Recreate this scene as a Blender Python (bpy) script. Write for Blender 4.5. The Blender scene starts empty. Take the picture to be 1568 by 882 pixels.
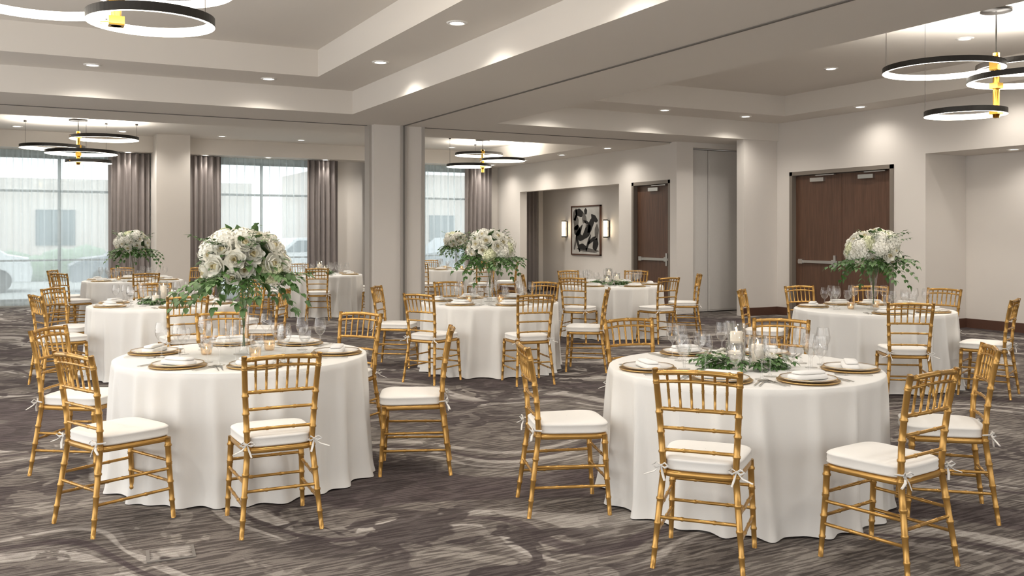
import bpy, math, random
from mathutils import Vector, Matrix
random.seed(7)
C=bpy.context.scene.collection
rad=math.radians
# ------------------------------------------------------------------ materials
def srgb(r,g,b):
    f=lambda c:(c/255/12.92) if c/255<=.04045 else ((c/255+.055)/1.055)**2.4
    return (f(r),f(g),f(b),1)
def newmat(name):
    m=bpy.data.materials.new(name); m.use_nodes=True
    nt=m.node_tree; nt.nodes.clear()
    out=nt.nodes.new('ShaderNodeOutputMaterial')
    return m,nt,out
def N(nt,t,**kw):
    n=nt.nodes.new(t)
    for k,v in kw.items():
        setattr(n,k,v)
    return n
def mixc(nt,f,a,b,blend='MIX'):
    n=nt.nodes.new('ShaderNodeMix'); n.data_type='RGBA'; n.blend_type=blend
    for i,v in ((0,f),(6,a),(7,b)):
        if isinstance(v,bpy.types.NodeSocket): nt.links.new(v,n.inputs[i])
        else: n.inputs[i].default_value=v
    return n.outputs[2]
def pbr(name,col,rough=.6,metal=0,noise=.06,nscale=6,bump=0,bscale=80,emit=0,stretch=None):
    m,nt,out=newmat(name)
    p=N(nt,'ShaderNodeBsdfPrincipled')
    p.inputs['Roughness'].default_value=rough; p.inputs['Metallic'].default_value=metal
    tc=N(nt,'ShaderNodeTexCoord'); mp=N(nt,'ShaderNodeMapping')
    if stretch: mp.inputs['Scale'].default_value=stretch
    nt.links.new(tc.outputs['Object'],mp.inputs[0])
    nz=N(nt,'ShaderNodeTexNoise'); nz.inputs['Scale'].default_value=nscale; nz.inputs['Detail'].default_value=3
    nt.links.new(mp.outputs[0],nz.inputs['Vector'])
    d=tuple(c*(1-noise*2) for c in col[:3])+(1,)
    l=tuple(min(1,c*(1+noise)) for c in col[:3])+(1,)
    o=mixc(nt,nz.outputs[0],d,l); nt.links.new(o,p.inputs['Base Color'])
    if bump:
        n2=N(nt,'ShaderNodeTexNoise'); n2.inputs['Scale'].default_value=bscale
        nt.links.new(tc.outputs['Object'],n2.inputs['Vector'])
        b=N(nt,'ShaderNodeBump'); b.inputs['Strength'].default_value=bump; b.inputs['Distance'].default_value=.01
        nt.links.new(n2.outputs[0],b.inputs['Height']); nt.links.new(b.outputs[0],p.inputs['Normal'])
    if emit:
        p.inputs['Emission Color'].default_value=col; p.inputs['Emission Strength'].default_value=emit
    nt.links.new(p.outputs[0],out.inputs[0])
    return m
def emis(name,col,st):
    m,nt,out=newmat(name); e=N(nt,'ShaderNodeEmission'); e.inputs[0].default_value=col; e.inputs[1].default_value=st
    nt.links.new(e.outputs[0],out.inputs[0]); return m
def glassmat(name,tint=(1,1,1,1),base=.06):
    m,nt,out=newmat(name)
    t=N(nt,'ShaderNodeBsdfTransparent'); t.inputs[0].default_value=tint
    g=N(nt,'ShaderNodeBsdfGlossy'); g.inputs['Roughness'].default_value=.04
    lw=N(nt,'ShaderNodeLayerWeight'); lw.inputs[0].default_value=.25
    ad=N(nt,'ShaderNodeMath',operation='MULTIPLY_ADD'); ad.inputs[1].default_value=.6; ad.inputs[2].default_value=base
    nt.links.new(lw.outputs['Facing'],ad.inputs[0])
    mx=N(nt,'ShaderNodeMixShader'); nt.links.new(ad.outputs[0],mx.inputs[0])
    nt.links.new(t.outputs[0],mx.inputs[1]); nt.links.new(g.outputs[0],mx.inputs[2]); nt.links.new(mx.outputs[0],out.inputs[0])
    return m
M={}
M['wall']=pbr('wall_paint',srgb(218,212,205),.85,noise=.015,nscale=2,bump=.03,bscale=150)
M['ceil']=pbr('ceiling_paint',srgb(222,216,208),.9,noise=.012,nscale=1)
M['beam']=pbr('soffit_paint',srgb(222,216,208),.9,noise=.012,nscale=1)
M['panel']=pbr('partition_panel_fabric',srgb(208,204,199),.7,noise=.02,nscale=30)
M['jamb']=pbr('jamb_metal',srgb(172,166,159),.5,noise=.02)
M['frame']=pbr('door_frame_metal',srgb(125,116,106),.5,noise=.02)
M['base']=pbr('baseboard_wood',srgb(88,60,48),.45,noise=.12,stretch=(3,3,30))
M['door']=pbr('walnut_door_wood',srgb(98,70,54),.42,noise=.3,nscale=6,stretch=(5,5,.4))
M['steel']=pbr('brushed_steel',srgb(200,198,194),.3,1,noise=.03)
M['gold']=pbr('gold_painted_wood',srgb(190,147,80),.27,.6,noise=.08,nscale=14)
M['goldm']=pbr('gold_rim_metal',srgb(205,170,110),.28,.9,noise=.05)
M['brass']=pbr('brass_metal',srgb(215,170,80),.25,1,noise=.04)
M['black']=pbr('black_metal',srgb(32,28,24),.4,.3,noise=.04)
M['cloth']=pbr('white_table_linen',srgb(223,221,217),.62,noise=.012,nscale=4,bump=.05,bscale=220)
M['cush']=pbr('white_cushion_fabric',srgb(226,223,218),.85,noise=.01,nscale=8,bump=.05,bscale=160)
M['china']=pbr('white_china',srgb(228,226,222),.2,noise=.005)
M['napkin']=pbr('napkin_linen',srgb(228,226,223),.9,noise=.01,bump=.1,bscale=90)
M['petal']=pbr('ivory_petal',srgb(238,236,225),.7,noise=.04,nscale=20)
M['petal2']=pbr('cream_green_petal',srgb(226,228,192),.7,noise=.08,nscale=20)
M['petc']=pbr('rose_heart',srgb(222,211,172),.7,noise=.06,nscale=20)
M['leaf']=pbr('leaf_green',srgb(66,104,44),.5,noise=.3,nscale=9)
M['leaf2']=pbr('leaf_sage',srgb(98,130,78),.55,noise=.25,nscale=9)
M['stem']=pbr('stem_green',srgb(80,100,52),.6,noise=.1)
M['wax']=pbr('candle_wax',srgb(240,230,212),.5,noise=.02,emit=.12)
M['flame']=emis('candle_flame',(1,.62,.25,1),12)
M['glass']=glassmat('clear_glass')
M['amber']=glassmat('amber_glass',(1,.86,.68,1),.1)
M['led']=emis('led_diffuser',(1,.92,.78,1),7)
M['lamp']=emis('downlight_lens',(1,.95,.87,1),14)
M['white']=pbr('white_trim',srgb(238,236,232),.5,noise=.01)
M['sconce']=emis('sconce_glass',(1,.82,.56,1),10)
M['drape']=pbr('taupe_drape_fabric',srgb(138,130,127),.8,noise=.06,nscale=6,bump=.05)
def sheer():
    m,nt,out=newmat('sheer_curtain')
    t=N(nt,'ShaderNodeBsdfTransparent'); t.inputs[0].default_value=(.86,.95,.98,1)
    tr=N(nt,'ShaderNodeBsdfTranslucent'); tr.inputs[0].default_value=(.74,.82,.85,1)
    d=N(nt,'ShaderNodeBsdfDiffuse'); d.inputs[0].default_value=(.62,.68,.69,1)
    a=N(nt,'ShaderNodeMixShader'); a.inputs[0].default_value=.2
    nt.links.new(tr.outputs[0],a.inputs[1]); nt.links.new(d.outputs[0],a.inputs[2])
    lw=N(nt,'ShaderNodeLayerWeight'); lw.inputs[0].default_value=.5
    ma=N(nt,'ShaderNodeMath',operation='MULTIPLY_ADD'); ma.inputs[1].default_value=.6; ma.inputs[2].default_value=.48; ma.use_clamp=True
    nt.links.new(lw.outputs['Facing'],ma.inputs[0])
    b=N(nt,'ShaderNodeMixShader'); nt.links.new(ma.outputs[0],b.inputs[0])
    nt.links.new(t.outputs[0],b.inputs[1]); nt.links.new(a.outputs[0],b.inputs[2]); nt.links.new(b.outputs[0],out.inputs[0])
    return m
M['sheer']=sheer()
M['asphalt']=pbr('asphalt',srgb(172,174,173),.9,noise=.1)
M['hedge']=pbr('hedge_green',srgb(150,168,146),.9,noise=.2,nscale=3)
M['brick']=pbr('exterior_stucco',srgb(214,204,196),.9,noise=.08)
M['carw']=pbr('car_paint_light',srgb(225,228,230),.25,noise=.01)
M['card']=pbr('car_paint_grey',srgb(140,148,156),.25,noise=.01)
M['carg']=pbr('car_glass_dark',srgb(90,104,110),.1,noise=.01)
M['canvas']=pbr('art_canvas',srgb(205,202,196),.8,noise=.25,nscale=4)
M['ink']=pbr('art_ink',srgb(34,32,31),.8,noise=.3,nscale=8)
M['inkg']=pbr('art_ink_grey',srgb(110,106,102),.8,noise=.3,nscale=8)
M['gap']=pbr('gap_grey',srgb(120,115,110),.8,noise=.02)  # even grey for track, jamb slot, backings and outlet rim
def carpet():
    m,nt,out=newmat('patterned_carpet'); L=nt.links.new
    p=N(nt,'ShaderNodeBsdfPrincipled'); p.inputs['Roughness'].default_value=.95; p.inputs['Specular IOR Level'].default_value=.1
    tc=N(nt,'ShaderNodeTexCoord')
    def ramp(sock,stops):
        r=N(nt,'ShaderNodeValToRGB'); e=r.color_ramp.elements
        e[0].position=stops[0][0]; e[0].color=(stops[0][1],)*3+(1,)
        e[1].position=stops[1][0]; e[1].color=(stops[1][1],)*3+(1,)
        for s in stops[2:]:
            x=e.new(s[0]); x.color=(s[1],)*3+(1,)
        L(sock,r.inputs[0]); return r.outputs[0]
    def noise(scale,detail,vec,dist=0,rough=.5):
        n=N(nt,'ShaderNodeTexNoise'); n.inputs['Scale'].default_value=scale; n.inputs['Detail'].default_value=detail; n.inputs['Distortion'].default_value=dist; n.inputs['Roughness'].default_value=rough
        L(vec,n.inputs['Vector']); return n
    O=tc.outputs['Object']
    nz=noise(.36,1.5,O)
    sc=N(nt,'ShaderNodeVectorMath',operation='MULTIPLY_ADD'); sc.inputs[1].default_value=(6.5,6.5,0)
    L(nz.outputs['Color'],sc.inputs[0]); L(O,sc.inputs[2])
    w=N(nt,'ShaderNodeTexWave',wave_type='BANDS',bands_direction='DIAGONAL'); w.inputs['Scale'].default_value=.12; w.inputs['Distortion'].default_value=1.2; w.inputs['Detail'].default_value=1; w.inputs['Detail Scale'].default_value=.8
    L(sc.outputs[0],w.inputs['Vector'])
    band=ramp(w.outputs['Fac'],[(.0,0),(.24,0),(.255,1),(.47,1),(.485,0),(.66,0),(.675,1),(.76,1),(.775,0),(1,0)])
    edge=ramp(w.outputs['Fac'],[(.0,1),(.06,1),(.08,0),(.485,0),(.5,1),(.56,1),(.575,0),(1,0)])
    mp2=N(nt,'ShaderNodeMapping'); mp2.inputs['Scale'].default_value=(5,46,1); mp2.inputs['Rotation'].default_value=(0,0,rad(-36))
    L(O,mp2.inputs[0]); s2=noise(1,2,mp2.outputs[0],0,.5)
    stri=ramp(s2.outputs[0],[(.46,0),(.54,1)])
    w2=N(nt,'ShaderNodeTexWave',wave_type='BANDS',bands_direction='DIAGONAL'); w2.inputs['Scale'].default_value=1.2; w2.inputs['Distortion'].default_value=4; w2.inputs['Detail'].default_value=2; w2.inputs['Detail Scale'].default_value=.6
    L(sc.outputs[0],w2.inputs['Vector'])
    cont=ramp(w2.outputs['Fac'],[(.25,0),(.35,1)])
    blot=ramp(noise(1.1,4,O,1.8,.6).outputs[0],[(.42,0),(.45,1)])
    reg=ramp(noise(.4,1,O).outputs[0],[(.44,0),(.52,1)])
    spots=ramp(noise(3.2,2.5,O,.8).outputs[0],[(.5,0),(.525,1)])
    lts=ramp(noise(2.2,3,sc.outputs[0],.6).outputs[0],[(.56,0),(.58,1)])
    tone=noise(.7,2,O).outputs[0]
    dark=srgb(84,78,75); mid=srgb(120,113,108); lite=srgb(172,166,160); pu=srgb(68,59,61)
    base=mixc(nt,stri,dark,mid)
    base=mixc(nt,mixc(nt,1.0,lts,(.75,.75,.75,1),'MULTIPLY'),base,mixc(nt,stri,srgb(112,105,100),srgb(150,144,137)))
    lt=mixc(nt,mixc(nt,.45,cont,stri),srgb(98,91,87),lite)
    bm=mixc(nt,1.0,band,mixc(nt,blot,(.1,.1,.1,1),(1,1,1,1)),'MULTIPLY')
    c=mixc(nt,bm,base,lt)
    em=mixc(nt,1.0,edge,mixc(nt,blot,(.9,.9,.9,1),(.75,.75,.75,1)),'MULTIPLY')
    c=mixc(nt,em,c,mixc(nt,stri,pu,srgb(84,75,76)))
    sm=mixc(nt,1.0,spots,mixc(nt,1.0,reg,(.9,.9,.9,1),'MULTIPLY'),'MULTIPLY')
    c=mixc(nt,sm,c,mixc(nt,stri,srgb(64,57,57),srgb(80,73,72)))
    c=mixc(nt,1.0,c,mixc(nt,tone,(.84,.84,.84,1),(1.14,1.14,1.14,1)),'MULTIPLY')
    fz=noise(150,1,O)
    g=mixc(nt,fz.outputs[0],(.8,.8,.8,1),(1.15,1.15,1.15,1))
    col=mixc(nt,1.0,c,g,'MULTIPLY')
    L(col,p.inputs['Base Color'])
    b=N(nt,'ShaderNodeBump'); b.inputs['Strength'].default_value=.25; b.inputs['Distance'].default_value=.01
    L(fz.outputs[0],b.inputs['Height']); L(b.outputs[0],p.inputs['Normal'])
    L(p.outputs[0],out.inputs[0]); return m
M['carpet']=carpet()
# ------------------------------------------------------------------ mesh builder
class MB:
    def __init__(s): s.v=[];s.f=[];s.m=[];s.sm=[];s.mats=[]
    def mi(s,k):
        if k not in s.mats: s.mats.append(k)
        return s.mats.index(k)
    def add(s,vs,fs,mat,smooth=True):
        o=len(s.v); s.v+= [tuple(v) for v in vs]; k=s.mi(mat)
        for f in fs: s.f.append(tuple(i+o for i in f)); s.m.append(k); s.sm.append(smooth)
    def box(s,a,b,mat):
        x0,y0,z0=a;x1,y1,z1=b
        vs=[(x0,y0,z0),(x1,y0,z0),(x1,y1,z0),(x0,y1,z0),(x0,y0,z1),(x1,y0,z1),(x1,y1,z1),(x0,y1,z1)]
        s.add(vs,[(0,3,2,1),(4,5,6,7),(0,1,5,4),(1,2,6,5),(2,3,7,6),(3,0,4,7)],mat,False)
    def tube(s,path,radii,seg,mat,cap=True,flat=1.0):
        P=[Vector(p) for p in path]; n=len(P); vs=[];fs=[]
        if not hasattr(radii,'__len__'): radii=[radii]*n
        ref=None
        for i in range(n):
            t=(P[min(i+1,n-1)]-P[max(i-1,0)]).normalized()
            if ref is None:
                ref=Vector((0,0,1)) if abs(t.z)<.9 else Vector((1,0,0))
            a=t.cross(ref).normalized(); b=a.cross(t).normalized(); ref=b
            for j in range(seg):
                an=2*math.pi*j/seg
                vs.append(P[i]+a*math.cos(an)*radii[i]+b*math.sin(an)*radii[i]*flat)
        for i in range(n-1):
            for j in range(seg):
                k=(j+1)%seg
                fs.append((i*seg+j,i*seg+k,(i+1)*seg+k,(i+1)*seg+j))
        if cap:
            fs.append(tuple(range(seg))); fs.append(tuple(range((n-1)*seg,n*seg))[::-1])
        s.add(vs,fs,mat)
    def lathe(s,prof,c,seg,mat,smooth=True):
        vs=[];fs=[]
        for r,z in prof:
            r=max(r,.0003)
            for j in range(seg):
                a=2*math.pi*j/seg; vs.append((c[0]+r*math.cos(a),c[1]+r*math.sin(a),c[2]+z))
        for i in range(len(prof)-1):
            for j in range(seg):
                k=(j+1)%seg; fs.append((i*seg+j,i*seg+k,(i+1)*seg+k,(i+1)*seg+j))
        s.add(vs,fs,mat,smooth)
    def grid(s,fn,nu,nv,mat,smooth=True):
        vs=[fn(i/nu,j/nv) for i in range(nu+1) for j in range(nv+1)]
        fs=[(i*(nv+1)+j,(i+1)*(nv+1)+j,(i+1)*(nv+1)+j+1,i*(nv+1)+j+1) for i in range(nu) for j in range(nv)]
        s.add(vs,fs,mat,smooth)
    def mesh(s,name):
        me=bpy.data.meshes.new(name); me.from_pydata(s.v,[],s.f)
        for k in s.mats: me.materials.append(M[k])
        me.polygons.foreach_set('material_index',s.m); me.polygons.foreach_set('use_smooth',s.sm)
        me.update(); return me
def obj(name,data,loc=(0,0,0),rz=0,parent=None,scale=None):
    if isinstance(data,MB): data=data.mesh(name)
    o=bpy.data.objects.new(name,data); o.location=loc; o.rotation_euler=(0,0,rz)
    if scale: o.scale=scale
    C.objects.link(o)
    if parent: o.parent=parent
    return o
def boxobj(name,a,b,mat):
    mb=MB(); c=[(a[i]+b[i])/2 for i in range(3)]
    mb.box([a[i]-c[i] for i in range(3)],[b[i]-c[i] for i in range(3)],mat)
    return obj(name,mb,c)
def boxes(name,lst,mat):
    mb=MB()
    for a,b in lst: mb.box(a,b,mat)
    return obj(name,mb)
# ------------------------------------------------------------------ room shell
XL,YF,YB=-4.0,-3.0,21.75
boxobj('floor',(XL,YF,-.1),(13.9,YB+.2,0),'carpet')
Z1,Z2,Z3=3.3,3.64,4.0
boxobj('ceiling',(XL,YF,Z3),(13.9,YB+.2,Z3+.15),'ceil')
boxes('ceiling_soffit_upper',[
 ((3.48,YF,Z2),(7.4,12.97,Z3)),((XL,12.0,Z2),(3.48,12.97,Z3)),((7.4,12.1,Z2),(12.7,12.97,Z3)),((12.0,YF,Z2),(12.7,12.1,Z3)),
 ((XL,15.4,Z2),(11.2,YB,Z3)),((XL,YF,Z2),(-2.8,12.0,Z3))],'beam')
boxes('ceiling_beam',[
 ((4.28,YF,Z1),(6.66,12.97,Z2)),((XL,12.97,Z1),(12.7,15.4,Z3)),
 ((XL,21.1,Z1),(11.2,YB,Z2)),((10.2,15.4,Z1),(11.2,21.1,Z2))],'beam')
boxes('trim_partition_track',[((5.45,YF,Z1-.008),(5.49,13.98,Z1-.002)),((XL,14.19,Z1-.008),(4.95,14.23,Z1-.002)),((5.85,14.05,Z1-.008),(11.0,14.09,Z1-.002))],'gap')
H=Z3
op=[(-1.7,1.9),(3.6,6.35),(7.8,10.45)]
segs=[];x=XL
for a,b in op:
    segs.append(((x,YB,0),(a,YB+.2,H))); segs.append(((a,YB,3.2),(b,YB+.2,H))); segs.append(((a,YB,0),(b,YB+.2,.1))); x=b
segs.append(((x,YB,0),(12.8,YB+.2,H)))
boxes('wall_back',segs,'wall')
boxobj('wall_back_pier',(2.48,20.5,0),(3.16,YB,Z2),'wall')
fs_=[((XL,YF-.2,0),(13.9,YF,.5)),((XL,YF-.2,3.2),(13.9,YF,H))]
x=XL
while x<13.5: fs_.append(((x,YF-.2,.5),(x+1.3,YF,3.2))); x+=3.3
boxes('wall_front_unseen',fs_,'wall')  # unseen wall behind camera, added with openings to cut frontal sky light
boxes('wall_right',[((12.7,9.75,0),(12.9,10.35,H)),((12.7,10.35,2.69),(12.9,12.67,H)),((12.7,12.67,0),(12.9,13.2,H)),
 ((12.7,YF,2.82),(12.9,9.75,H)),((12.9,9.75,0),(13.7,9.95,2.9)),((13.7,YF,0),(13.9,9.95,2.9)),((12.9,YF,2.82),(13.9,9.95,2.95))],'wall')
boxobj('wall_partition_return',(11.87,13.0,0),(12.7,13.2,Z1),'wall')
boxes('wall_right_rear',[((11.2,13.9,0),(11.4,14.33,H)),((11.2,14.33,2.6),(11.4,15.62,H)),((11.2,15.62,0),(11.4,16.1,H)),
 ((11.2,16.1,2.6),(11.4,20.5,H)),((11.2,20.5,0),(11.4,YB,H)),((11.4,15.9,0),(12.6,16.1,3.0)),((12.6,15.9,0),(12.8,YB,3.0)),((11.4,15.9,3.0),(12.8,YB,3.1)),
 ((11.0,13.9,0),(11.2,14.1,Z1)),((11.4,13.9,3.2),(12.9,14.2,Z1)),((12.7,13.2,0),(12.9,14.2,Z1))],'wall')
boxobj('wall_left',(XL-.2,13.0,0),(XL,YB+.2,H),'wall')
boxes('baseboard_right',[((12.675,9.75,0),(12.7,10.27,.15)),((12.675,12.74,0),(12.7,13.0,.15)),((11.85,12.975,0),(12.7,13.0,.15)),((12.7,9.725,0),(13.7,9.75,.15)),((13.675,YF,0),(13.7,9.75,.15))],'base')
boxes('baseboard_right_rear',[((11.175,15.7,0),(11.2,16.1,.15)),((11.175,20.5,0),(11.2,YB,.15)),((12.575,16.1,0),(12.6,YB,.15)),((11.2,16.1,0),(12.6,16.125,.15))],'base')
boxes('baseboard_back',[((1.9,YB-.025,0),(3.6,YB,.12)),((6.35,YB-.025,0),(7.8,YB,.12)),((10.45,YB-.025,0),(11.2,YB,.12))],'white')
mb=MB(); mb.box((4.97,14.0,0),(5.83,14.42,Z1),'wall'); 
for a,b in (((5.42,13.95,0),(5.52,14.0,Z1)),((4.93,14.1,0),(4.97,14.32,Z1))): mb.box(a,b,'jamb')
mb.box((5.455,13.94,0),(5.485,13.95,Z1),'gap')
mb.box((5.80,13.98,0),(5.85,14.0,Z1),'jamb')
obj('column',mb)
mb=MB(); 
for a,b in ((11.2,11.86),(11.875,12.62)): 
    mb.box((a,14.02,.02),(b,14.07,3.17),'panel')
    mb.box((a+.03,14.012,.05),(b-.03,14.02,3.12),'panel')
for z in (.5,1.6,2.8):
    mb.box((11.185,13.99,z),(11.21,14.02,z+.1),'steel')
mb.box((11.2,14.06,0),(12.7,14.12,3.19),'gap')
obj('partition_pocket_door',mb)
def door(name,x,y0,y1,top,leaves,depth=.12):
    mb=MB(); fw=.07
    for a,b in (((x-.02,y0,0),(x+depth,y0+fw,top)),((x-.02,y1-fw,0),(x+depth,y1,top)),((x-.02,y0,top-fw),(x+depth,y1,top))): mb.box(a,b,'frame')
    w=(y1-y0-2*fw)/leaves
    for i in range(leaves):
        a=y0+fw+i*w; mb.box((x+.08,a+.004,.01),(x+.125,a+w-.004,top-fw-.01),'door')
        mb.box((x+.045,a+.08,1.0),(x+.08,a+w-.08,1.05),'steel')
        for q in (a+.1,a+w-.2): mb.box((x+.03,q,.985),(x+.08,q+.1,1.07),'steel')
        mb.box((x+.03,a+w*.35,top-fw-.13),(x+.08,a+w*.35+.32,top-fw-.06),'steel')
        mb.box((x+.0,a+w*.1,top-fw-.03),(x+.05,a+w*.5,top-fw-.015),'steel')
        hy=a+.12
        mb.box((x+.05,hy,.9),(x+.08,hy+.05,1.15),'steel')
    return obj(name,mb)
door('door_1',12.7,10.35,12.67,2.69,2)
door('door_2',11.2,14.33,15.62,2.6,1)
boxes('wall_door_backing',[((12.86,10.3,0),(12.95,12.7,2.7)),((11.36,14.3,0),(11.45,15.65,2.6))],'gap')
mb=MB(); mb.box((-.11,-.09,.0),(.11,.09,.004),'gap'); mb.box((-.095,-.075,.004),(.095,.075,.006),'carpet'); obj('floor_outlet_cover',mb,(.63,4.67,.001),rad(-5))
# ------------------------------------------------------------------ windows & curtains
def curtain(mb,x0,x1,y,z0,z1,amp,period,mat,ph=0):
    n=int((x1-x0)/period*8)
    def fn(u,v):
        t=x0+(x1-x0)*u
        k=2*math.pi*t/period+ph
        a=amp*(.55+.45*v)
        d=a*math.sin(k+.5*math.sin(k*.31))+a*.3*math.sin(2.3*k+1)
        return (t+.01*math.sin(k*.7)*(1-v),y+d,z0+(z1-z0)*v)
    mb.grid(fn,n,6,mat)
for i,(a,b) in enumerate(op):
    mb=MB(); y=YB+.08; f=.06
    mb.box((a,y,.1),(b,y+.06,.1+f),'frame'); mb.box((a,y,3.2-f),(b,y+.06,3.2),'frame')
    nmul=3 if i==0 else 2
    for k in range(nmul+1):
        xx=a+(b-a-f)*k/nmul; mb.box((xx,y,.1),(xx+f,y+.06,3.2),'frame')
    mb.box((a,y,2.42),(b,y+.06,2.47),'frame'); mb.box((a,y,.95),(b,y+.06,.99),'frame')
    mb.box((a,y+.02,.1),(b,y+.03,3.2),'glass')
    obj('window_%d'%(i+1),mb)
    mb=MB(); curtain(mb,a-.05,b+.05,YB-.12,.04,3.29,.045,.19,'sheer'); obj('sheer_curtain',mb)
for a,b in ((1.62,2.46),(3.22,3.98),(5.95,6.7),(7.42,8.0),(10.1,10.86),(-2.3,-1.6)):
    mb=MB(); curtain(mb,a,b,YB-.3,.02,3.29,.06,.125,'drape',ph=a); obj('drape_curtain',mb)
mb=MB(); curtain(mb,11.55,12.4,YB-.15,.02,2.98,.06,.13,'drape'); obj('drape_curtain',mb)
# ------------------------------------------------------------------ downlights
mb=MB(); mb.lathe([(.0003,0),(.07,0)],(0,0,-.004),20,'lamp'); mb.lathe([(.07,-.004),(.075,-.012),(.1,-.008),(.105,0)],(0,0,0),20,'white')
dl=mb.mesh('recessed_downlight')
def downlight(x,y,z,e=75,size=142,blend=.6):
    o=obj('recessed_downlight',dl,(x,y,z-.001))
    l=bpy.data.lights.new('downlight_lamp','SPOT'); l.energy=e; l.spot_size=rad(size); l.spot_blend=blend; l.shadow_soft_size=.06; l.color=(1,.945,.865)
    lo=bpy.data.objects.new('downlight_lamp',l); lo.location=(0,0,-.03); C.objects.link(lo); lo.parent=o
for p in ((3.85,10.6),(3.8,8.26),(3.8,5.9),(3.8,3.5),(3.8,1.1),(2.93,12.45),(.76,12.45),(-1.4,12.45),
          (7.57,12.45),(9.6,12.45),(11.4,12.45),(7.03,10.2),(7.03,7.6),(7.03,5.0),(7.03,2.4)):
    downlight(p[0],p[1],Z2,78,144,.8)
for p in ((12.2,10.6),(12.2,8.2),(12.2,5.8)): downlight(p[0],p[1],Z2,42,150,.9)
for p in ((10.6,9.75),(10.45,7.45),(8.6,9.75),(8.6,4.5),(-1,9),(1.6,9.6),(1.6,3.6),(-1.5,4)): downlight(p[0],p[1],Z3,105)
for x in (-1.9,-.1,1.8,3.78,5.5,7.4,9.2): downlight(x,20.3,Z2,110)
for x in (-1,1.4,3.8,6.2,8.6): downlight(x,16.4,Z2,130)
for y in (15.65,17.45,19.2,20.9): downlight(10.6,y,Z1,55,150,.9)
for x in (2.0,3.6,5.0,6.35,8.6,10.4): downlight(x,21.28,Z1,e=20,size=100)
downlight(11.95,17.2,3.0,40,150,.9); downlight(11.95,19.6,3.0,40,150,.9); downlight(13.2,8.6,2.82,22,150,.9); downlight(13.2,6.5,2.82,22,150,.9)
# ------------------------------------------------------------------ chandeliers
def chandelier(x,y,zc,zt,zb,rings,up=110):
    mb=MB()
    mb.lathe([(.0,0),(.16,0),(.16,-.03),(.0,-.035)],(0,0,zc),28,'black')
    mb.tube([(0,0,zc-.03),(0,0,zt)],.008,8,'black')
    mb.tube([(0,0,zt),(0,0,zb-.04)],.035,16,'brass')
    for dx,dy,z,R in rings:
        vs=[];fs=[];n=72; fs2=[]
        pr=[(R,.03),(R,-.03),(R-.028,-.03),(R-.028,.03)]
        for j in range(n):
            a=2*math.pi*j/n
            for r,h in pr: vs.append((dx+r*math.cos(a),dy+r*math.sin(a),z+h))
        for j in range(n):
            k=(j+1)%n
            for q,t in ((0,fs),(1,fs2),(2,fs2),(3,fs)):
                q2=(q+1)%4; t.append((j*4+q,j*4+q2,k*4+q2,k*4+q))
        mb.add(vs,fs,'black',False); mb.add(vs,fs2,'led',False)
        d=math.hypot(dx,dy)
        mb.box((-.05,-.05,z-.03),(.05,.05,z+.03),'brass')
        ux,uy=(dx/d,dy/d) if d>0 else (1,0)
        if abs(d-R)>.02: mb.tube([(0,0,z),(dx-ux*R,dy-uy*R,z)],.01,6,'brass')
        wx,wy=dx+ux*(R-.014),dy+uy*(R-.014)
        mb.tube([(wx,wy,z+.03),(wx,wy,zc)],.003,5,'black'); mb.lathe([(0,0),(.025,0),(.025,-.03),(0,-.03)],(wx,wy,zc),10,'black')
    o=obj('ring_chandelier',mb,(x,y,0))
    for i,(dx,dy,z,R) in enumerate(rings[:2]):
        l=bpy.data.lights.new('ring_uplight','AREA'); l.shape='DISK'; l.size=R*1.8; l.energy=up/2; l.color=(1,.95,.87)
        lo=bpy.data.objects.new('ring_uplight',l); lo.location=(dx,dy,z-.02); lo.rotation_euler=(math.pi,0,0); C.objects.link(lo); lo.parent=o
    return o
cl=Vector((-.88,.47)); cf=Vector((.47,.88))
def off(l,f): v=cl*l+cf*f; return v.x,v.y
std=[off(.56,0.05)+(3.36,.62),off(-.5,.2)+(3.42,.56),off(-.05,-.5)+(3.16,.56),off(.28,.12)+(2.88,.42)]
chandelier(9.39,6.32,Z3,3.52,2.85,std,85)
chandelier(.9,18.6,Z2,3.42,2.85,[off(.5,.05)+(3.14,.55),off(-.35,.3)+(3.33,.6),off(-.25,-.4)+(3.0,.6),off(-.1,.2)+(2.88,.4)],60)
chandelier(9.1,18.4,Z2,3.42,2.95,[off(.1,.5)+(3.36,.55),off(-.45,.1)+(3.2,.5),off(.3,-.2)+(3.05,.5)],60)
chandelier(.56,6.76,Z3,3.4,3.0,[off(-.26,-.05)+(2.99,.41),off(.52,0)+(3.14,.5),off(0,.6)+(3.4,.6)],180)
# ------------------------------------------------------------------ chiavari chair
def bam(mb,pts,r,nodes,seg=8,mat='gold',taper=None):
    P=[Vector(p) for p in pts]; ls=[0]
    for i in range(1,len(P)): ls.append(ls[-1]+(P[i]-P[i-1]).length)
    T=ls[-1]
    def at(s):
        s=max(0,min(T,s))
        for i in range(1,len(P)):
            if s<=ls[i]+1e-9: return P[i-1].lerp(P[i],(s-ls[i-1])/max(1e-9,ls[i]-ls[i-1]))
        return P[-1]
    S=[(l,1) for l in ls]
    for n in nodes:
        c=n*T; S+=[(c-.009,1),(c-.004,1.22),(c+.004,1.22),(c+.009,1)]
    S=sorted(s for s in S if 0<=s[0]<=T)
    pts2=[];rr=[];last=-1
    for s,k in S:
        if s-last<.0015: continue
        last=s; pts2.append(at(s)); rr.append(r*k*(1 if not taper else taper(s/T)))
    mb.tube(pts2,rr,seg,mat)
mb=MB()
def postx(z): 
    return .205-.04*min(1,z/.45) if z<.45 else .165+.027*((z-.45)/.47)
def posty(z):
    if z<.45: return -.245+.06*(z/.45)
    t=(z-.45)/.47; return -.185-.012*t-.05*t*t
zs=[0,.15,.3,.45,.6,.75,.86,.925]
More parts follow.
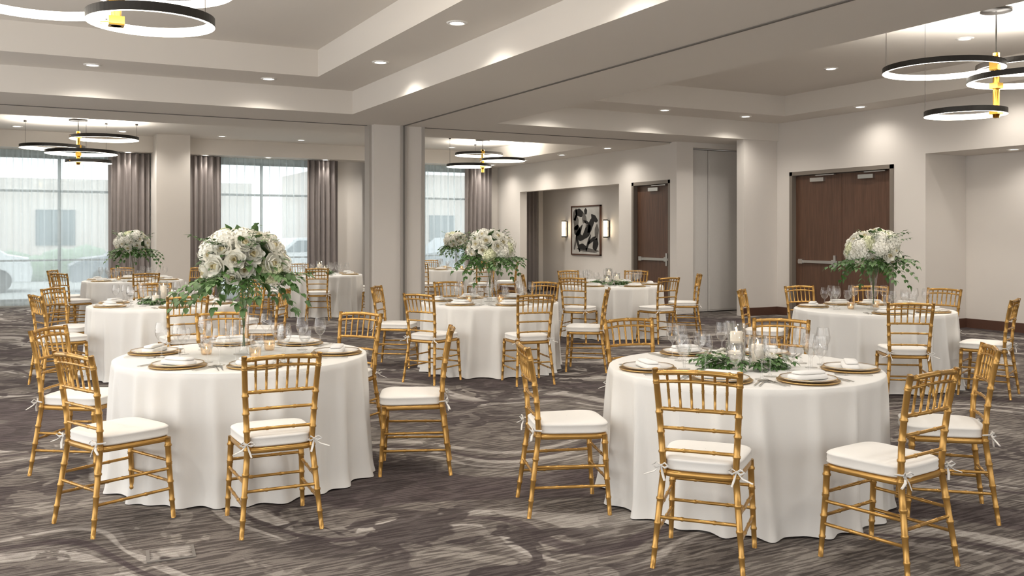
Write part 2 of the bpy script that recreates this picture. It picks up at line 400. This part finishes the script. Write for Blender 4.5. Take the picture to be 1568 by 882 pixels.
for sx in (-1,1):
    bam(mb,[(sx*postx(z),posty(z),z) for z in zs],.0145,[.1,.22,.34,.47,.575,.675,.775,.93],10,taper=lambda t:.82+.25*min(1,t*3) if t<.5 else 1.07-.12*(t-.5))
    bam(mb,[(sx*.207,.205,0),(sx*.195,.185,.3),(sx*.19,.18,.44)],.0155,[.22,.45,.68,.9],10,taper=lambda t:.78+.28*t)
    for z in (.16,.27):
        a=(sx*postx(z),posty(z),z); b=(sx*.2,.19,z); bam(mb,[a,b],.0085,[.33,.66],7)
for z in (.2,.31):
    bam(mb,[(-.2,.19,z),(.2,.19,z)],.0085,[.3,.7],7)
bam(mb,[(-postx(.23),posty(.23),.23),(postx(.23),posty(.23),.23)],.0085,[.3,.7],7)
def rail(z,r,bow,nodes):
    n=8; pts=[]
    for i in range(n+1):
        u=i/n*2-1; pts.append((u*postx(z),posty(z)-bow*(1-u*u),z+.012*(1-u*u)*(1 if z>.8 else .3)))
    bam(mb,pts,r,nodes,8)
rail(.905,.0125,.02,[.12,.5,.88]); rail(.862,.008,.02,[.25,.75]); rail(.735,.0095,.017,[.2,.5,.8]); rail(.645,.0085,.014,[.3,.7]); rail(.54,.0085,.01,[.3,.7])
for i in range(6):
    u=-1+2*(i+1)/7
    def pp(z):
        b=.02 if z>.85 else .017
        return (u*postx(z),posty(z)-b*(1-u*u),z+.008*(1-u*u))
    bam(mb,[pp(.735),pp(.82),pp(.905)],.0065,[.5],6)
def sel(t,hw0,hw1,hd,e=5):
    c,s_=math.cos(t),math.sin(t)
    x=abs(c)**(2/e)*(1 if c>=0 else -1); y=abs(s_)**(2/e)*(1 if s_>=0 else -1)
    w=hw0+(hw1-hw0)*(y*.5+.5); return x*w,y*hd
def pad(mb,prof,hw0,hw1,hd,cx,cy,mat,n=36,e=5):
    vs=[];fs=[]
    for sc,z in prof:
        for j in range(n):
            x,y=sel(2*math.pi*j/n+.0001,hw0,hw1,hd,e); vs.append((cx+x*sc,cy+y*sc,z))
    for i in range(len(prof)-1):
        for j in range(n):
            k=(j+1)%n; fs.append((i*n+j,i*n+k,(i+1)*n+k,(i+1)*n+j))
    mb.add(vs,fs,mat)
pad(mb,[(.01,.418),(.98,.418),(1,.424),(1,.44),(.97,.446),(.01,.446)],.178,.205,.205,0,0,'gold',e=7)
pad(mb,[(.01,.447),(.95,.447),(1.0,.452),(1.015,.456),(1.0,.461),(1.01,.475),(1.0,.489),(1.015,.494),(1.0,.499),(.96,.504),(.85,.509),(.5,.513),(.01,.514)],.175,.207,.208,0,.006,'cush',40)
for sx in (-1,1):
    px,py,pz=sx*.172,-.19,.47
    mb.tube([(px-.02,py+.02,pz),(px+sx*.005,py-.018,pz),(px+.02,py+.02,pz)],.005,6,'cush')
    for k,(ax,ay,az) in enumerate(((.032,-.02,.018),(-.032,-.02,.012))):
        mb.tube([(px,py-.02,pz),(px+ax*.6,py-.02+ay*.6,pz+.016),(px+ax*1.15,py-.02+ay,pz+.003),(px+ax*.6,py-.02+ay*.6,pz-.008),(px,py-.02,pz)],[.003,.006,.007,.006,.003],6,'cush',flat=.6)
    mb.tube([(px,py-.02,pz),(px+sx*.03,py-.04,pz-.025),(px+sx*.075,py-.05,pz-.04)],[.003,.007,.006],6,'cush',flat=.4)
    mb.tube([(px,py-.02,pz),(px-sx*.01,py-.035,pz-.035),(px-sx*.02,py-.04,pz-.065)],[.003,.007,.006],6,'cush',flat=.4)
chair=mb.mesh('dining_chair')
# ------------------------------------------------------------------ table with linen
TR=.788; TZ=.76
def table_mesh(seed):
    rnd=random.Random(seed); n=360
    pl=[]; a=rnd.uniform(0,.3)
    while a<2*math.pi-.12:
        pl.append((a,rnd.uniform(.45,1.1),rnd.uniform(.04,.08),rnd.uniform(-.07,.07))); a+=rnd.uniform(.17,.38)
    def F(a,t):
        s=0
        for c,h,w,sl in pl:
            d=(a-c-sl*t+math.pi)%(2*math.pi)-math.pi
            ww=w*(.7+.5*t)
            if abs(d)<4*ww: s+=h*math.exp(-(d/ww)**2)
        return s
    mb=MB(); vs=[];fs=[]
    rings=[]
    for r in (.001,.4,.75,.97): rings.append([(r*TR*math.cos(2*math.pi*j/n),r*TR*math.sin(2*math.pi*j/n),TZ) for j in range(n)])
    rings.append([(TR*.994*math.cos(2*math.pi*j/n),TR*.994*math.sin(2*math.pi*j/n),TZ-.003) for j in range(n)])
    K=20
    for i in range(K+1):
        t=i/K; ring=[]
        for j in range(n):
            a=2*math.pi*j/n; f=F(a,t)
            r=TR+.003-.018*min(1,t*2)+.008*t+f*.082*(t**.68)
            if t>.92: r+=.012*(t-.92)/.08
            z=(TZ-.012)*(1-t)+.005+.006*(1-min(1,f))*(t>.97)
            ring.append((r*math.cos(a),r*math.sin(a),z))
        rings.append(ring)
    for R in rings: vs+=R
    for i in range(len(rings)-1):
        for j in range(n):
            k=(j+1)%n; fs.append((i*n+j,(i+1)*n+j,(i+1)*n+k,i*n+k))
    mb.add(vs,fs,'cloth')
    return mb.mesh('banquet_table')
# ------------------------------------------------------------------ tableware
mb=MB()
mb.lathe([(0,.002),(.1,.002),(.155,.008),(.163,.012),(.166,.010),(.16,.004),(.1,0)],(0,0,0),40,'goldm')
mb.lathe([(0,.008),(.08,.008),(.13,.016),(.146,.022),(.148,.020),(.13,.012),(.08,.006)],(0,0,.003),40,'china')
mb.lathe([(.144,.0226),(.1485,.0235),(.150,.0215)],(0,0,.003),40,'goldm')
pad(mb,[(.01,.016),(1,.016),(1.03,.026),(1,.036),(.9,.040),(.3,.046),(.01,.046)],.1,.11,.045,0,0,'napkin',28,6)
pad(mb,[(.01,.044),(1,.044),(1.02,.050),(.95,.056),(.01,.060)],.08,.10,.035,.006,-.004,'napkin',28,6)
for x,w in ((.19,.011),(.215,.013)):
    mb.box((x-w*.3,-.1,.002),(x+w*.3,.06,.005),'steel'); mb.box((x-w,.05,.002),(x+w,.1,.005),'steel')
for x in (-.19,-.215):
    mb.box((x-.003,-.1,.002),(x+.003,.03,.005),'steel'); mb.box((x-.009,.03,.002),(x+.009,.05,.005),'steel')
    for q in (-.008,-.003,.002,.007): mb.box((x+q-.001,.05,.002),(x+q+.001,.1,.005),'steel')
setting=mb.mesh('place_setting')
mb=MB()
mb.lathe([(0,0),(.036,0),(.037,.003),(.01,.008),(.0045,.02),(.004,.09),(.008,.1),(.028,.118),(.040,.145),(.042,.165),(.038,.195),(.033,.222)],(0,0,0),24,'glass')
wine=mb.mesh('wine_glass')
mb=MB()
mb.lathe([(0,0),(.034,0),(.035,.003),(.009,.008),(.006,.02),(.006,.055),(.012,.065),(.034,.09),(.041,.12),(.042,.145),(.040,.172)],(0,0,0),24,'glass')
mb.lathe([(0,.068),(.03,.09),(.037,.115),(0,.115)],(0,0,0),20,'glass')
goblet=mb.mesh('water_goblet')
mb=MB()
mb.lathe([(0,0),(.028,0),(.034,.01),(.036,.04),(.038,.07)],(0,0,0),20,'amber'); mb.lathe([(0,.006),(.024,.006),(.025,.03),(0,.03)],(0,0,0),14,'wax')
mb.lathe([(0,.032),(.005,.036),(.004,.044),(0,.055)],(0,0,0),8,'flame')
votive=mb.mesh('votive_candle')
def candle(h):
    mb=MB(); mb.lathe([(0,.004),(.036,.004),(.037,h-.004),(.034,h),(.015,h-.006),(0,h-.006)],(0,0,0),22,'wax')
    mb.lathe([(0,0),(.05,0),(.052,.004),(.052,h+.05),(.050,h+.05),(.05,.006)],(0,0,0),24,'glass')
    mb.lathe([(0,h-.002),(.006,h+.006),(.004,h+.018),(0,h+.03)],(0,0,0),8,'flame')
    return mb.mesh('pillar_candle')
cand=[candle(.2),candle(.13),candle(.1)]
# ------------------------------------------------------------------ flowers
def basis(d):
    d=d.normalized(); r=Vector((0,0,1)) if abs(d.z)<.9 else Vector((1,0,0))
    a=d.cross(r).normalized(); return d,a,a.cross(d)
def leaf(mb,p,d,nrm,L,W,mat,bend=.25):
    d=d.normalized(); s=d.cross(nrm)
    if s.length<1e-3: s=d.cross(Vector((1,.2,.3)))
    s.normalize(); n=s.cross(d).normalized(); vs=[p]
    for t,w in ((.3,1),(.65,.85)):
        c=p+d*L*t-n*bend*L*t*t
        vs+=[c-s*W*w*.5+n*W*.12,c,c+s*W*w*.5+n*W*.12]
    vs.append(p+d*L-n*bend*L)
    mb.add(vs,[(0,2,1),(0,3,2),(1,2,5,4),(2,3,6,5),(4,5,7),(5,6,7)],mat)
def rose(mb,p,d,S,rnd,mat='petal'):
    d,a,b=basis(d); ph=rnd.uniform(0,6)
    for k,(cnt,R,Hh,W,curl) in enumerate(((3,.22,.62,.34,.05),(4,.48,.6,.5,.0),(5,.78,.48,.62,-.08),(6,1.0,.28,.7,-.2))):
        for i in range(cnt):
            an=ph+k*.7+2*math.pi*i/cnt
            rd=a*math.cos(an)+b*math.sin(an); tg=d.cross(rd)
            def fn(u,v):
                uu=u*2-1
                w=math.sin(math.pi*(.18+.66*v))
                rho=R*math.sin(v*math.pi/2)**.8*(1-.22*uu*uu)+(-curl*v*v)
                hh=-.25+(Hh+.25)*v**1.2-.08*uu*uu*v
                return p+(rd*rho+d*hh+tg*uu*W*w)*S
            mb.grid(fn,4,4,mat if k>0 else 'petc')
def hyd(mb,p,d,S,rnd,mat='petal'):
    d,a,b=basis(d); n=64
    vs=[];fs=[]
    for i in range(5):
        th=i/4*1.9
        for j in range(10):
            an=j*.628; vs.append(p+(d*math.cos(th)+(a*math.cos(an)+b*math.sin(an))*math.sin(th))*S*.9)
    for i in range(4):
        for j in range(10): k=(j+1)%10; fs.append((i*10+j,i*10+k,(i+1)*10+k,(i+1)*10+j))
    mb.add(vs,fs,mat)
    for i in range(n):
        ph=i*2.39996; c=1-1.3*(i+.5)/n; s=math.sqrt(max(0,1-c*c))
        o=(d*c+(a*math.cos(ph)+b*math.sin(ph))*s); q=p+o*S*rnd.uniform(.92,1.06)
        oo,x,y=basis(o); w=S*.2; r0=rnd.uniform(0,1.5)
        for k in range(4):
            an=r0+k*math.pi/2; e=x*math.cos(an)+y*math.sin(an); f=oo.cross(e)
            mb.add([q,q+e*w*.6-f*w*.5+oo*w*.2,q+e*w*1.1+oo*w*.05,q+e*w*.6+f*w*.5+oo*w*.2],[(0,1,2,3)],mat,False)
def sprig(mb,p,d,L,rnd,mat='leaf',leafL=.06,droop=.4,n=6,w=.45):
    d=d.normalized(); pts=[]
    for i in range(6):
        t=i/5; pts.append(p+d*L*t+Vector((0,0,-droop*L*t*t)))
    mb.tube(pts,[.003-.0004*i for i in range(6)],5,'stem')
    for i in range(n):
        t=.25+.75*i/(n-1); k=min(4,int(t*5)); q=pts[k].lerp(pts[k+1],min(1,t*5-k)); tan=(pts[k+1]-pts[k]).normalized()
        _,a,b=basis(tan); 
        for s in (-1,1):
            ld=tan*.6+a*s*.8+b*rnd.uniform(-.4,.4); leaf(mb,q,ld,Vector((0,0,1))+b*rnd.uniform(-.4,.4),leafL*rnd.uniform(.8,1.2)*(1.1-.4*t),leafL*w,mat)
    leaf(mb,pts[-1],tan,Vector((0,0,1)),leafL,leafL*w,mat)
def tall(seed):
    rnd=random.Random(seed); mb=MB()
    mb.lathe([(0,0),(.065,0),(.066,.004),(.03,.012),(.022,.04),(.024,.15),(.032,.27),(.045,.38),(.055,.42)],(0,0,0),28,'glass')
    for i in range(5):
        a=i*1.25; mb.tube([(.008*math.cos(a+3),.008*math.sin(a+3),.05),(.014*math.cos(a),.014*math.sin(a),.3),(.05*math.cos(a),.05*math.sin(a),.5)],.0025,5,'stem')
    c=Vector((0,0,.6)); n=38
    mb.lathe([(0,-.13),(.1,-.1),(.17,-.02),(.17,.06),(.1,.14),(0,.16)],tuple(c),14,'leaf')
    for i in range(n):
        zc=1-1.5*(i+.5)/n; ph=i*2.39996+rnd.uniform(-.15,.15); s=math.sqrt(max(0,1-zc*zc))
        d=Vector((s*math.cos(ph),s*math.sin(ph),zc)); p=c+Vector((d.x*.23,d.y*.23,d.z*.185))*rnd.uniform(.94,1.14)
        if i%5 in (1,3): hyd(mb,p-d*.03,d,.088,rnd,'petal2' if i%10==3 else 'petal')
        else: rose(mb,p,d,.062*rnd.uniform(.8,1.15),rnd,'petal')
    for i in range(64):
        ph=rnd.uniform(0,6.28); zc=rnd.uniform(-.9,.1) if i%2 else rnd.uniform(0,.95); s=math.sqrt(1-zc*zc); d=Vector((s*math.cos(ph),s*math.sin(ph),zc))
        leaf(mb,c+Vector((d.x*.2,d.y*.2,d.z*.18)),d+Vector((rnd.uniform(-.4,.4),rnd.uniform(-.4,.4),0)),Vector((0,0,1)),rnd.uniform(.08,.12),.05,rnd.choice(['leaf','leaf','leaf2']),.3)
    for i in range(32):
        ph=i*2*math.pi/32+rnd.uniform(-.2,.2); el=rnd.uniform(-.7,.3); d=Vector((math.cos(ph),math.sin(ph),el))
        sprig(mb,c+Vector((d.x*.15,d.y*.15,-.07)),d,rnd.uniform(.16,.32),rnd,rnd.choice(['leaf','leaf','leaf2']),.07,rnd.uniform(.15,.6),w=.5)
    for i in range(8):
        ph=rnd.uniform(0,6.28); d=Vector((math.cos(ph),math.sin(ph),rnd.uniform(.4,1))); sprig(mb,c+d*.12,d,.24,rnd,'leaf2' if i%2 else 'leaf',.05,.1)
    return mb.mesh('floral_centerpiece')
talls=[tall(3),tall(11)]
def low(seed):
    rnd=random.Random(seed); mb=MB()
    for i in range(46):
        ph=rnd.uniform(0,6.28); r=rnd.uniform(.075,.15); p=Vector((r*math.cos(ph)*1.2,r*math.sin(ph),.015+rnd.uniform(0,.03)))
        d=Vector((math.cos(ph),math.sin(ph)*.7,rnd.uniform(.1,.7))); sprig(mb,p,d,rnd.uniform(.08,.17),rnd,rnd.choice(['leaf','leaf2','leaf']),.05,rnd.uniform(.2,.5),5)
    for i in range(4):
        ph=i*1.6+.5+rnd.uniform(-.2,.2); p=Vector((.19*math.cos(ph),.15*math.sin(ph),.07)); rose(mb,p,Vector((math.cos(ph)*.4,math.sin(ph)*.4,1)),.036,rnd)
    return mb.mesh('greenery_centerpiece')
lows=[low(5),low(9)]
# ------------------------------------------------------------------ tables, placed in room metres
YAW=-28.15
def make_table(x,y,angs,kind,seed,var=0):
    obj('banquet_table',table_mesh(seed),(x,y,0))
    rnd=random.Random(seed*13)
    for a in angs:
        dr=0; dist=1.11
        if isinstance(a,tuple): a,dist,dr=a
        w=rad(a+YAW)
        obj('dining_chair',chair,(x+dist*math.cos(w),y+dist*math.sin(w),0),w+math.pi/2+rad(dr+rnd.uniform(-4,4)))
        w2=w+rad(rnd.uniform(-2,2))
        obj('place_setting',setting,(x+.60*math.cos(w2),y+.60*math.sin(w2),TZ+.001),w2+math.pi/2)
        for k,(da,r,g) in enumerate(((22,.50,wine),(5,.39,goblet),(32,.40,wine))):
            ww=w2+rad(da)
            obj('wine_glass' if g is wine else 'water_goblet',g,(x+r*math.cos(ww),y+r*math.sin(ww),TZ+.001),0)
    if kind=='tall':
        obj('floral_centerpiece',talls[var],(x,y,TZ+.001),rnd.uniform(0,6))
        for k in range(3):
            a=k*2.1+.6; obj('votive_candle',votive,(x+.24*math.cos(a),y+.24*math.sin(a),TZ+.001))
    else:
        obj('greenery_centerpiece',lows[var],(x,y,TZ+.001),rad(-28+rnd.uniform(-10,10)))
        for k,(dx,dy) in enumerate(((.0,.055),(.075,-.045),(-.09,-.03))):
            obj('pillar_candle',cand[k],(x+dx,y+dy,TZ+.001))
make_table(1.27,6.08,[66,113,(177,1.07,0),(249,1.08,-14),(294,1.13,0),(4,1.1,0)],'tall',1,0)
make_table(3.77,4.14,[64,113,(192,1.09,0),(247,1.13,0),(290,1.16,14),(343,1.08,0)],'low',2,0)
make_table(4.75,9.42,[60,115,171,239,292,351],'tall',3,1)
make_table(7.94,11.63,[65,115,180,240,300,0],'low',4,1)
make_table(7.81,6.62,[70,105,155,262,(318,1.08,0),35],'tall',5,1)
make_table(1.39,10.83,[60,115,172,228,300,0],'low',6,1)
make_table(1.64,16.59,[60,120,180,240,300,0],'tall',7,1)
make_table(5.02,17.16,[40,120,180,230,280,350],'low',8,0)
make_table(8.4,18.3,[60,120,190,240,300,0],'tall',9,0)
# ------------------------------------------------------------------ art and sconces
mb=MB(); yc,zc=19.53,1.62; X=12.597
mb.box((X-.03,yc-.66,zc-.61),(X,yc+.66,zc+.61),'canvas')
for a,b in (((X-.05,yc-.68,zc-.63),(X,yc-.65,zc+.63)),((X-.05,yc+.65,zc-.63),(X,yc+.68,zc+.63)),((X-.05,yc-.68,zc-.63),(X,yc+.68,zc-.6)),((X-.05,yc-.68,zc+.6),(X,yc+.68,zc+.63))): mb.box(a,b,'base')
def ell(cy,cz,ry,rz,rot,mat,lay):
    vs=[]; n=20
    for j in range(n):
        a=2*math.pi*j/n; u,v=ry*math.cos(a),rz*math.sin(a); r=1+.08*math.sin(5*a)
        vs.append((X-.032-lay*.001,yc+cy+(u*math.cos(rot)-v*math.sin(rot))*r,zc+cz+(u*math.sin(rot)+v*math.cos(rot))*r))
    mb.add(vs,[tuple(range(n))],mat,False)
for e in ((.1,-.05,.36,.19,-.3,'ink',1),(-.25,.15,.26,.1,-1.0,'ink',1),(-.4,.3,.17,.075,.5,'ink',2),(.4,.0,.16,.14,.2,'ink',1),(-.12,-.32,.05,.24,.5,'ink',1),(-.28,-.25,.05,.2,1.1,'ink',1),(.36,-.34,.05,.24,-.4,'ink',1),(.48,-.3,.045,.22,.3,'inkg',1),
          (.05,.25,.1,.2,-.3,'inkg',2),(.0,.48,.07,.08,0,'ink',2),(.1,.05,.07,.2,.5,'canvas',3),(-.05,.2,.16,.04,.3,'ink',3),(-.1,-.5,.5,.05,.05,'inkg',1),(.5,.4,.1,.16,.3,'inkg',1),(-.5,-.05,.09,.2,.1,'inkg',1),
          (.3,.45,.2,.1,.2,'ink',1),(.45,.2,.12,.2,0,'inkg',1),(-.45,-.35,.12,.16,.4,'ink',1),(.15,-.42,.18,.08,.1,'ink',2)): ell(*e)
obj('framed_artwork',mb)
for y in (20.5,18.55):
    mb=MB(); mb.box((-.03,-.06,-.2),(0,.06,.2),'black')
    mb.lathe([(0,-.19),(.05,-.19),(.05,.19),(0,.19)],(-.09,0,0),16,'sconce')
    for z in (-.22,.19): mb.lathe([(0,0),(.06,0),(.06,.03),(0,.03)],(-.09,0,z),16,'black')
    mb.box((-.09,-.01,-.03),(-.02,.01,.03),'black')
    obj('wall_sconce',mb,(12.597,y,1.66))
# ------------------------------------------------------------------ exterior
boxobj('ground_exterior',(-30,YB+.2,-.3),(45,70,-.12),'asphalt')
mb=MB()
for i in range(46):
    rnd=random.Random(i); x=-14+i*.8; h=rnd.uniform(.8,1.3)
    mb.lathe([(0,-.1),(.7,0),(.85,h*.5),(.6,h*.85),(0,h)],(x,36+rnd.uniform(-.5,.5),-.1),9,'hedge')
obj('hedge',mb)
mb=MB(); mb.box((-16,46,-.12),(10,52,4.0),'brick'); mb.box((14,50,-.12),(40,56,5),'brick')
for k in range(8):
    mb.box((-15+k*3.1,45.9,1),(-13.4+k*3.1,46,2.6),'carg'); mb.box((15+k*3.1,49.9,1),(16.6+k*3.1,50,2.6),'carg')
obj('building_exterior',mb)
def car(x,y,paint):
    mb=MB(); pf=[(-2.2,.3),(-2.25,.75),(-1.9,.95),(-1.3,1.02),(-.7,1.5),(.9,1.52),(1.6,1.05),(2.15,.95),(2.25,.6),(2.2,.3)]
    def ext(pf,w,mat):
        n=len(pf); vs=[(a,-w,b) for a,b in pf]+[(a,w,b) for a,b in pf]
        mb.add(vs,[tuple(range(n)),tuple(range(n,2*n))[::-1]]+[(i,i+n,(i+1)%n+n,(i+1)%n) for i in range(n)],mat,False)
    ext(pf,.85,paint); ext([(-1.1,1.04),(-.65,1.42),(.85,1.44),(1.35,1.06)],.87,'carg')
    for wx in (-1.4,1.4):
        for sy in (-1,1): mb.tube([(wx,sy*.7,.33),(wx,sy*.9,.33)],.33,18,'black')
    obj('car',mb,(x,y,-.12))
car(-2,30,'carw'); car(3.4,29,'card'); car(8.7,31,'carw'); car(14,30,'card')
# ------------------------------------------------------------------ world, camera
w=bpy.data.worlds.new('World'); bpy.context.scene.world=w; w.use_nodes=True
bg=w.node_tree.nodes['Background']; bg.inputs[0].default_value=(1,.99,.972,1); bg.inputs[1].default_value=2.65
cam=bpy.data.cameras.new('camera'); cam.sensor_width=36; cam.lens=32.14; cam.shift_y=-.0536; cam.clip_end=200
co=bpy.data.objects.new('camera',cam); co.location=(0,0,1.55); co.rotation_euler=(rad(90),0,rad(YAW)); C.objects.link(co)
bpy.context.scene.camera=co
vs=bpy.context.scene.view_settings
vs.view_transform='Standard'; vs.exposure=.05
